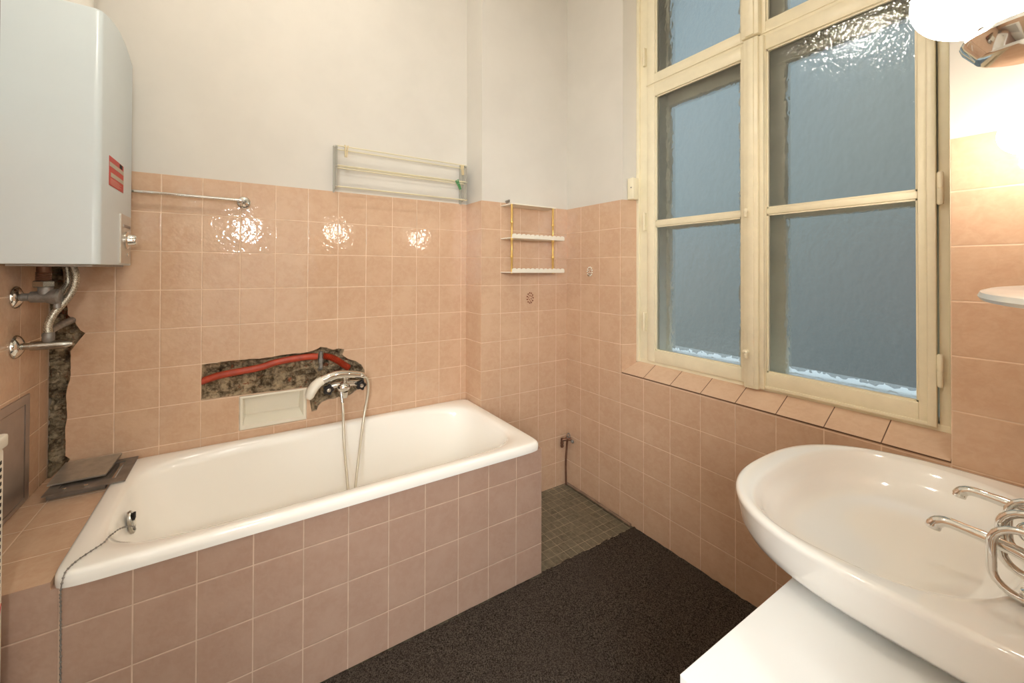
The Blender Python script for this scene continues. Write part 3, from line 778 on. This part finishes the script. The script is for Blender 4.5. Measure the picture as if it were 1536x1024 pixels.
for kx in (.382, .548):
    b = MB(); Rk = []
    for h, s in ((0, .8), (.004, 1), (.022, 1), (.026, .85)):
        Rk.append([Vector((kx+(.024+.0035*math.cos(5*a))*s*math.cos(a), YM-.018-h, .842+(.024+.0035*math.cos(5*a))*s*math.sin(a))) for a in [2*PI*k/40 for k in range(40)]])
    b.ring_loft(Rk, True, True); ko = b.build('knob', M['black'], mx, smooth=40)
    b = MB(); b.lathe([(.0105, 0), (.0095, .003), (0, .004)], (kx, YM-.044, .842), (0, -1, 0), 16); b.build('cap', M['chrome'], ko, smooth=40)
b = MB(); b.cyl((.475, YM, .868), (.485, YM-.010, .888), .008, 12); b.lathe([(.018, 0), (.018, .012), (.014, .014)], (.485, YM-.012, .885), (0, 0, 1), 14)
b.build('cradle', M['chrome'], mx, smooth=40)
b = MB(); b.tube([(.450, YM-.005, .815), (.452, YM-.012, .79), (.455, YM-.020, .76)], .009, 12); b.build('outlet', M['chrome'], mx, smooth=40)
hs = thing('hand_shower', 'white and chrome hand shower lying across the bath mixer', 'hand shower', (.42, YM-.03, .89))
YH = YM-.030
b = MB()
path = catmull([Vector(p) for p in [(.352, YH, .892), (.39, YH, .905), (.43, YH, .911), (.475, YH, .908), (.515, YH+.004, .900), (.545, YH+.006, .893)]], 6)
n = len(path); up = None; Rr = []
for i, p in enumerate(path):
    d = (path[min(i+1, n-1)]-path[max(i-1, 0)]).normalized(); u = i/(n-1)
    ax = Vector((0, 1, 0)); a2 = d.cross(ax).normalized(); rad = .024*(1-u)+.016*u
    Rr.append([p+(ax*math.cos(t)+a2*math.sin(t))*rad for t in [2*PI*k/16 for k in range(16)]])
b.ring_loft(Rr, True, True); b.build('handle', M['chrome'], hs, smooth=60)
b = MB()
hd = [((.355, .893), .023, .021), ((.335, .885), .029, .023), ((.315, .868), .034, .024), ((.300, .846), .036, .024), ((.291, .824), .033, .022), ((.287, .812), .022, .016)]
Rr = []
for i, ((px, pz), w, dpt) in enumerate(hd):
    q0 = hd[max(i-1, 0)][0]; q1 = hd[min(i+1, len(hd)-1)][0]; d = Vector((q1[0]-q0[0], 0, q1[1]-q0[1])).normalized()
    a2 = d.cross(Vector((0, 1, 0)))
    Rr.append([Vector((px, YH-.002, pz))+(Vector((0, 1, 0))*math.cos(t)*w+a2*math.sin(t)*dpt) for t in [2*PI*k/20 for k in range(20)]])
b.ring_loft(Rr, True, True); b.build('shower_head', M['white_plastic'], hs, smooth=60)
b = MB(); b.lathe([(.014, 0), (.016, .004), (.016, .022), (.011, .03), (.009, .034)], (.543, YH+.006, .893), (.8, 0, -.35), 16); b.build('hose_nut', M['chrome'], hs, smooth=40)
b = MB(); b.tube([(.455, YM-.018, .765), (.456, 2.03, .72), (.455, 2.02, .66), (.452, 1.98, .56), (.440, 1.86, .44), (.42, 1.70, .33), (.40, 1.56, .27), (.395, 1.53, .262), (.405, 1.58, .29), (.46, 1.80, .40), (.525, 1.96, .55), (.565, 2.03, .68), (.588, 2.045, .78), (.590, 2.045, .84), (.578, YH+.006, .872), (.566, YH+.006, .884)], .0068, 10, smooth_path=8)
tag(b.build('shower_hose', M['shower_hose'], smooth=60), 'pale metal shower hose looping from the mixer down into the bath', 'hose')

# ------------------------------------------------------------------ WALL DRYING RACK
rk = thing('drying_rack', 'cream folding wall rack of thin rods on the painted back wall', 'drying rack', (.8, 2.10, 1.87))
for xx in (.420, 1.195):
    b = MB()
    for k in range(4):
        y = 2.125-.022*k-.004; b.box(xx-.0012+.0012*(k % 2), xx+.0012+.0012*(k % 2), y-.008, y+.006, 1.872+.004*k, 2.105-.004*k, bev=.0008, seg=1)
    br = b.build('folding_arm', M['rack_metal'], rk)
    b = MB(); b.box(xx-.004, xx+.004, 2.118, 2.1325, 1.862, 2.112, bev=.001, seg=1); b.build('wall_plate', M['rack_metal'], br)
    for z in (2.09, 1.99, 1.885):
        b = MB(); b.cyl((xx-.006, 2.06, z), (xx+.006, 2.06, z), .007, 12); b.build('rivet', M['rack_metal'], br, smooth=40)
for (z, y, r, m) in ((2.094, 2.058, .0032, 'rack_paint'), (2.082, 2.085, .0032, 'rack_paint'), (1.992, 2.056, .0032, 'rack_paint'), (1.982, 2.075, .0032, 'rack_paint'), (1.998, 2.10, .003, 'rack_paint'), (1.882, 2.058, .0038, 'rack_paint'), (1.888, 2.095, .003, 'rack_paint')):
    b = MB(); b.cyl((.42, y, z), (1.205, y, z), r, 10); b.build('rod', M[m], rk, smooth=50)
def peg(x, y, z, m, tilt, label):
    t = thing('clothes_peg', label, 'clothes peg', (x, y, z), 'clothes pegs on the drying rack')
    for s in (-1, 1):
        b = MB(); L = .062
        pr = [(x+s*.0035, y-.005, z+.018), (x+s*.011, y-.005, z+.020), (x+s*.0075, y-.005, z-.008), (x+s*.006, y-.005, z-.042), (x+s*.0015, y-.005, z-.042), (x+s*.002, y-.005, z-.006)]
        b.prism(pr, (0, .010, 0)); o = b.build('jaw', M[m], t)
    b = MB(); b.cyl((x-.007, y, z-.004), (x+.007, y, z-.004), .0035, 10); b.build('spring', M['rack_metal'], t, smooth=40)
    t.rotation_euler = (0, tilt, 0)
peg(.470, 2.058, 2.082, 'beige', .05, 'beige clothes peg on the left end of the top rod')
peg(1.172, 2.058, 2.075, 'beige', -.1, 'beige clothes peg on the right end of the top rod')
peg(1.140, 2.056, 1.980, 'green', -.45, 'green clothes peg on the right end of the middle rod')

# ------------------------------------------------------------------ THREE TIER SHELF
sh = thing('corner_shelf', 'small white three tier wall shelf with brass posts and scalloped rails', 'shelf', (1.55, 1.90, 1.43))
ys0, ys1 = 1.838, YP-.001
for z, xr, rl in ((1.842, 1.735, 0), (1.640, 1.803, 1), (1.434, 1.803, 1)):
    b = MB(); b.prism([(1.383, ys1, z), (1.386, ys0, z), (xr, ys0, z), (xr+.02, ys1, z)], (0, 0, .006)); s = b.build('shelf_board', M['white_plastic'], sh)
    if rl:
        b = MB(); nn = 12; poly = [(1.387, ys0, z+.005)]; wv_ = (xr-1.387)/nn
        poly = [(xr, ys0, z+.002), (1.387, ys0, z+.002)]
        for k in range(nn):
            for j in range(7):
                a = PI*j/6; poly.append((1.387+wv_*(k+.5)-wv_*.5*math.cos(a), ys0, z+.018+.010*math.sin(a)))
        b.prism(poly, (0, -.004, 0)); b.build('scalloped_rail', M['white_plastic'], s)
for px in (1.392, 1.716):
    b = MB(); prof = [(.0065, 0)]
    for zz in (.10, .205, .305): prof += [(.0065, zz-.008), (.0095, zz-.004), (.0095, zz+.004), (.0065, zz+.008)]
    prof += [(.0065, .418)]
    b.lathe(prof, (px, ys0+.009, 1.430), seg=14); b.build('post', M['brass'], sh, smooth=40)
b = MB(); b.lathe([(.008, 0), (.008, .004), (.004, .006), (.004, .018), (.009, .020), (.009, .026), (0, .028)], (1.425, YP-.0, 1.875), (0, -1, 0), 12); b.cyl((1.415, YP-.015, 1.862), (1.436, YP-.02, 1.884), .003, 8)
tag(b.build('wall_screw', M['dark_steel'], smooth=40), 'small dark hook screw in the wall just above the corner shelf', 'screw')

# ------------------------------------------------------------------ ADHESIVE MARKS
def wreath(name, c, n, u, v, a, bb, m, label, cat, solid=False):
    """oval relief ornament made of small petals round a ring, standing on a wall"""
    c = Vector(c); n = Vector(n); u = Vector(u); v = Vector(v); b = MB()
    if solid: b.lathe([(1, 0), (.95, .003), (0, .0035)], (0, 0, 0), (0, 0, 1), 24)
    if solid:
        for w in b.bm.verts: q = w.co.copy(); w.co = c+u*q.x*a*.8+v*q.y*bb*.8+n*q.z
    for k in range(11):
        t = 2*PI*k/11; p = c+u*math.cos(t)*a*.82+v*math.sin(t)*bb*.82+n*.002
        b.sphere(p, .0048, 8, 6)
    for k in range(7):
        t = 2*PI*k/7+.4; rr = .42+.12*math.sin(3*t); p = c+u*math.cos(t)*a*rr+v*math.sin(t)*bb*rr+n*.002
        b.sphere(p, .0035, 8, 6)
    return tag(b.build(name, m, smooth=60), label, cat)
wreath('adhesive_mark', (1.615, YP, 1.272), (0, -1, 0), (1, 0, 0), (0, 0, 1), .030, .040, simple('brown_residue', (0.28, 0.10, 0.05, 1), .7),
       'brown glue mark of a removed hook on the tiles below the corner shelf', 'mark')
o = wreath('wall_hook', (XW, 1.745, 1.444), (-1, 0, 0), (0, 1, 0), (0, 0, 1), .024, .033, M['white_plastic'], 'small white oval ornamental hook on the tiles left of the window', 'hook')
h = MB(); h.tube([(XW-.002, 1.745, 1.425), (XW-.014, 1.745, 1.415), (XW-.020, 1.745, 1.422)], .003, 8); h.build('prong', M['chrome_dull'], o, smooth=40)
h = MB()
for k in range(6):
    t = 2*PI*k/6; h.sphere((XW-.0035, 1.745+.010*math.cos(t), 1.444+.015*math.sin(t)), .0034, 8, 6)
h.build('rosette', simple('brown_residue_2', (0.30, 0.12, 0.07, 1), .6), o, smooth=60)

# ------------------------------------------------------------------ CORNER STOP VALVE and skirting pipe
sv = thing('stop_valve', 'small dull chrome stop valve on a copper riser in the far corner', 'valve', (1.905, 1.915, 0))
b = MB(); b.tube([(1.915, 1.928, .002), (1.912, 1.928, .15), (1.918, 1.925, .26), (1.914, 1.915, .31)], .006, 10, smooth_path=5); b.build('riser', M['copper'], sv, smooth=60)
b = MB(); b.cyl((1.875, 1.925, .315), (1.925, 1.890, .322), .009, 14); b.sphere((1.905, 1.905, .325), .014, 14, 8); b.cyl((1.875, 1.925, .325), (1.875, 1.925, .265), .0085, 12)
for z in (.272, .29): b.cyl((1.875, 1.925, z), (1.875, 1.925, z+.007), .012, 6)
b.build('valve_body', M['copper'], sv, smooth=40)
b = MB(); b.loop_tube([(1.905+.013*math.cos(t), 1.897, .348+.014*math.sin(t)) for t in [2*PI*k/16 for k in range(16)]], .0035); b.sphere((1.915, 1.872, .315), .011, 12, 8)
b.build('handle', M['gunmetal'], sv, smooth=60)
b = MB(); b.tube([(1.925, 1.93, .010), (1.925, 1.84, .010), (1.923, 1.78, .014), (1.922, 1.60, .013), (1.922, 1.437, .012)], .0085, 10, smooth_path=4)
tag(b.build('skirting_pipe', simple('dull_cream_pipe', (0.30, 0.20, 0.14, 1), .5, mott=.4, mscale=12), smooth=60), 'thin brownish pipe along the foot of the window wall by the mosaic', 'pipe')

# ------------------------------------------------------------------ CABINET under the basin
cb = thing('base_cabinet', 'plain white cabinet with flat top under the wash basin', 'cabinet', (1.3, .2, 0))
b = MB(); b.box(.716, 1.90, YN+.005, .430, .672, .6985, bev=.0015); b.build('worktop', M['white_lam'], cb)
b = MB(); b.box(.726, 1.89, YN+.008, .424, .08, .671, bev=.001); b.build('carcass', M['white_lam'], cb)
b = MB(); b.box(.76, 1.86, YN+.03, .39, .0105, .08); b.build('plinth', M['white_lam'], cb)

# ------------------------------------------------------------------ WASH BASIN
sk = thing('wash_basin', 'large white porcelain wash basin with rounded end', 'sink', (1.5, .3, .70))
C = (1.5, .34); N = 144
def outer_in(x, y, ins):
    a = .433-ins; yc = .25; yf = .376-ins
    if abs(x-1.5) > a or y < YN+.004: return False
    if y > yc: return (abs(x-1.5)/a)**2.55+((y-yc)/yf)**2.55 < 1
    # rear part tucks in slightly towards the wall
    return abs(x-1.5) < a-.03*max(0, (yc-y-.10)/.18)**2
def outR(phi, ins):
    lo, hi = 0, 1.0
    for _ in range(26):
        m = (lo+hi)/2
        if outer_in(C[0]+m*math.cos(phi), C[1]+m*math.sin(phi), ins): lo = m
        else: hi = m
    return lo
PH = [2*PI*k/N for k in range(N)]
def oring(ins, z, zf=None): return [Vector((C[0]+outR(p, ins)*math.cos(p), C[1]+outR(p, ins)*math.sin(p), z)) for p in PH]
def iring(a, bb, n, z, dx=0, dy=0):
    out = []
    for p in PH:
        c, s = math.cos(p), math.sin(p); r = (abs(c/a)**n+abs(s/bb)**n)**(-1/n)
        out.append(Vector((C[0]+dx+r*c, C[1]+dy+r*s, z)))
    return out
R = [oring(.22, .6995), oring(.16, .7045), oring(.108, .7055), oring(.100, .7075), oring(.070, .717), oring(.038, .732), oring(.019, .750), oring(.009, .773), oring(.006, .80), oring(.001, .826), oring(0, .833), oring(.002, .839), oring(.007, .8425)]
def blend(A_, B_, t): return [a.lerp(c, t) for a, c in zip(A_, B_)]
inner = iring(.385, .236, 2.6, .838)
o1 = oring(.018, .843)
R += [o1, blend(o1, inner, .5), blend(o1, inner, .85), inner, iring(.379, .230, 2.6, .832), iring(.366, .218, 2.6, .818), iring(.352, .206, 2.6, .79), iring(.325, .186, 2.5, .758), iring(.27, .150, 2.4, .736), iring(.18, .10, 2.2, .727), iring(.06, .035, 2, .7235)]
b = MB(); b.ring_loft(R, True, True)
b.build('basin', M['ceramic_sink'], sk, smooth=60)

def basin_tap(x, label):
    t = thing('basin_tap', label, 'tap', (x, .08, .843), 'pillar taps on the wash basin')
    b = MB(); b.lathe([(.026, 0), (.026, .004), (.017, .010), (.015, .045), (.018, .055), (.019, .075), (.013, .085), (.010, .100)], (x, .095, .8435), seg=20); b.build('tap_body', M['chrome'], t, smooth=40)
    b = MB(); b.tube([(x, .10, .905), (x, .13, .915), (x, .19, .922), (x-.001, .212, .922), (x-.002, .224, .914), (x-.002, .228, .902)], [.012, .0115, .0105, .0105, .011, .0115], 14, smooth_path=5); b.build('spout', M['chrome'], t, smooth=50)
    b = MB(); b.sphere((x, .105, .957), .021, 20, 12); b.build('handle', M['chrome'], t, smooth=60)
basin_tap(1.300, 'chrome pillar tap with long spout, the nearer one on the wash basin')
basin_tap(1.535, 'chrome pillar tap with long spout, the farther one on the wash basin')

# wire rack: rounded loops in parallel
wr = thing('wire_rack', 'chrome wire rack of parallel rounded loops at the right of the wash basin', 'rack', (1.3, .07, .85))
def rrect(y0, y1, z0, z1, r, x):
    P = []
    for (cy_, cz_, a0) in ((y1-r, z1-r, 0), (y0+r, z1-r, PI/2), (y0+r, z0+r, PI), (y1-r, z0+r, 3*PI/2)):
        for k in range(7):
            a = a0+PI/2*k/6; P.append((x, cy_+r*math.cos(a), cz_+r*math.sin(a)))
    return P
for i, x in enumerate((1.250, 1.347, 1.43)):
    b = MB(); b.loop_tube(rrect(.0, .148, .850, .974, .038, x), (.0068 if i != 1 else .0078), 12); b.build('wire_loop', M['chrome'], wr, smooth=60)
b = MB(); b.cyl((1.245, .004, .912), (1.435, .004, .912), .004, 10); b.cyl((1.347, .004, .912), (1.347, YN+.002, .912), .006, 10); b.build('bracket', M['chrome'], wr, smooth=40)
# chrome soap bowl inside
b = MB(); b.lathe([(0, 0), (.020, .0), (.036, .012), (.042, .028), (.040, .029), (.034, .014), (.018, .003), (0, .002)], (1.388, .05, .8565), seg=28)
tag(b.build('soap_cup', M['chrome'], smooth=50), 'small polished chrome cup sitting inside the wire rack', 'cup')

# ------------------------------------------------------------------ PORCELAIN SHELF over the basin
b = MB(); P = []
for k in range(49):
    a = PI*k/48; P.append((1.20+.56*math.cos(a), YN+.003+.168*math.sin(a)))
b.ring_loft([[Vector((1.20+(x-1.20)*s, YN+.003+(y-YN-.003)*s2, z)) for x, y in P] for s, s2, z in ((.975, .93, 1.409), (.995, .985, 1.4105), (1, 1, 1.415), (.995, .985, 1.421), (.98, .95, 1.4235))], True, True)
tag(b.build('porcelain_shelf', M['shelf_glaze'], smooth=40), 'thin white curved porcelain shelf projecting from the right above the basin', 'shelf')

# ------------------------------------------------------------------ GLOBE LAMPS
def globe_lamp(x, y, z, r, dishr, label):
    t = thing('globe_lamp', label, 'lamp', (x, y, z-r), 'lit globe lamps on the basin wall')
    b = MB(); b.sphere((x, y, z), r, 40, 24); b.build('glass_globe', M['globe'], t, smooth=60)
    zc = z-r-.004; yc = y-.045*(dishr/.06)
    b = MB(); b.lathe([(0, -.006), (dishr*.72, -.008), (dishr*.80, -.006), (dishr*.97, .010), (dishr, .016), (dishr*.96, .022), (dishr*.80, .020), (dishr*.55, .010), (0, .008)], (x, yc, zc-.030), seg=40)
    b.build('dish', M['chrome'], t, smooth=30)
    b = MB(); b.cyl((x, yc+.004, zc-.024), (x, y-.004, zc+.008), .016, 16); b.build('neck', M['chrome'], t, smooth=40)
    b = MB(); b.cyl((x, yc, zc-.020), (x, YN+.002, zc-.020), .009, 14); b.lathe([(.028, 0), (.028, .004), (.014, .012)], (x, YN+.001, zc-.020), (0, 1, 0), 20); b.build('arm', M['chrome'], t, smooth=40)
globe_lamp(.850, .108, 1.826, .060, .062, 'lit frosted glass globe lamp with chrome dish at the upper right')
globe_lamp(1.750, .140, 1.806, .055, .030, 'lit globe lamp low on the right beside the tiles')
hl = thing('pendant_lamp', 'lit globe pendant hanging in the hall behind the doorway', 'lamp', (0, -1.0, 1.83))
b = MB(); b.sphere((0, -1.0, 1.92), .068, 36, 22); b.build('glass_globe', M['globe_hall'], hl, smooth=60)
b = MB(); b.cyl((0, -1.0, 1.985), (0, -1.0, 2.899), .005, 10); b.lathe([(.04, 0), (.04, .02), (.02, .04)], (0, -1.0, 1.975), seg=20); b.build('stem', M['chrome'], hl, smooth=40)
cl = thing('ceiling_lamp', 'round lit globe hanging from the ceiling', 'lamp', (.15, 1.0, 3.1))
b = MB(); b.sphere((.15, 1.0, 3.20), .06, 36, 22); b.build('glass_globe', M['globe_big'], cl, smooth=60)
b = MB(); b.cyl((.15, 1.0, 3.28), (.15, 1.0, ZC-.001), .008, 12); b.lathe([(.045, 0), (.045, .03), (.02, .04)], (.15, 1.0, 3.25), seg=20); b.build('stem', M['chrome'], cl, smooth=40)

# unseen area light added in the hall as cool fill; no window there
al = bpy.data.lights.new('hall_fill_light', 'AREA'); al.shape = 'RECTANGLE'; al.size = .9; al.size_y = 1.5; al.energy = 86; al.color = (.90, .97, 1.0)
ao = bpy.data.objects.new('hall_fill_light', al); COL.objects.link(ao); ao.location = (-1.1, -1.25, 1.75)
ao.rotation_euler = (Vector((1.1, .35, .9))-Vector((-1.1, -1.25, 1.75))).to_track_quat('-Z', 'Y').to_euler()
# ------------------------------------------------------------------ WORLD: dim blue daylight
w = bpy.data.worlds.new('dusk_sky'); scene.world = w; w.use_nodes = True
nt = w.node_tree; bg = nt.nodes['Background']
tc = nt.nodes.new('ShaderNodeTexCoord'); sp = nt.nodes.new('ShaderNodeSeparateXYZ'); nt.links.new(tc.outputs['Generated'], sp.inputs[0])
def wm(op, a, c):
    n = nt.nodes.new('ShaderNodeMath'); n.operation = op
    for i, v in enumerate((a, c)):
        if isinstance(v, bpy.types.NodeSocket): nt.links.new(v, n.inputs[i])
        else: n.inputs[i].default_value = v
    return n.outputs[0]
fac = wm('ADD', wm('MULTIPLY', sp.outputs[2], 1.0), wm('MULTIPLY', sp.outputs[1], 1.1))
cr = nt.nodes.new('ShaderNodeValToRGB'); nt.links.new(fac, cr.inputs[0])
e = cr.color_ramp.elements; e[0].position = -.05 if False else 0.0; e[0].color = (0.125, 0.157, 0.168, 1); e[1].position = 1.0; e[1].color = (0.34, 0.46, 0.53, 1)
m1 = e.new(.42); m1.color = (0.22, 0.272, 0.278, 1)
mr = nt.nodes.new('ShaderNodeMapRange'); mr.interpolation_type = 'SMOOTHSTEP'
nt.links.new(sp.outputs[2], mr.inputs[0]); mr.inputs[1].default_value = .52; mr.inputs[2].default_value = .80
mxw = nt.nodes.new('ShaderNodeMix'); mxw.data_type = 'RGBA'; nt.links.new(mr.outputs[0], mxw.inputs[0]); nt.links.new(cr.outputs[0], mxw.inputs[6])
mxw.inputs[7].default_value = (2.1, 2.5, 2.8, 1)
nt.links.new(mxw.outputs[2], bg.inputs[0]); bg.inputs[1].default_value = .93

# ------------------------------------------------------------------ CAMERA
f, ccx, ccy, yaw, pitch, roll = 578.959, 689.4869, 400.2461, 0.5118, 0.0077, 0.0043
cam = bpy.data.cameras.new('camera'); co = bpy.data.objects.new('camera', cam); COL.objects.link(co)
fw = Vector((math.sin(yaw)*math.cos(pitch), math.cos(yaw)*math.cos(pitch), math.sin(pitch)))
rt = Vector((math.cos(yaw), -math.sin(yaw), 0)); up = rt.cross(fw)
r2 = rt*math.cos(roll)+up*math.sin(roll); u2 = -rt*math.sin(roll)+up*math.cos(roll)
mt = Matrix((( r2.x, u2.x, -fw.x, 0), (r2.y, u2.y, -fw.y, 0), (r2.z, u2.z, -fw.z, 1.45), (0, 0, 0, 1)))
co.matrix_world = mt
cam.sensor_fit = 'HORIZONTAL'; cam.sensor_width = 36; cam.lens = 36*f/1536
cam.shift_x = (768-ccx)/1536; cam.shift_y = -(512-ccy)/1536
cam.clip_start = .01
scene.camera = co

scene.view_settings.view_transform = 'Standard'
scene.view_settings.look = 'None'; scene.view_settings.gamma = 1; scene.view_settings.use_curve_mapping = False
scene.view_settings.exposure = 0.22
scene.cycles.use_denoising = True
try: scene.cycles.denoiser = 'OPENIMAGEDENOISE'
except Exception: pass
scene.cycles.max_bounces = 10; scene.cycles.diffuse_bounces = 6; scene.cycles.glossy_bounces = 5; scene.cycles.transmission_bounces = 8; scene.cycles.transparent_max_bounces = 12
scene.cycles.sample_clamp_indirect = 6
scene.cycles.caustics_reflective = False
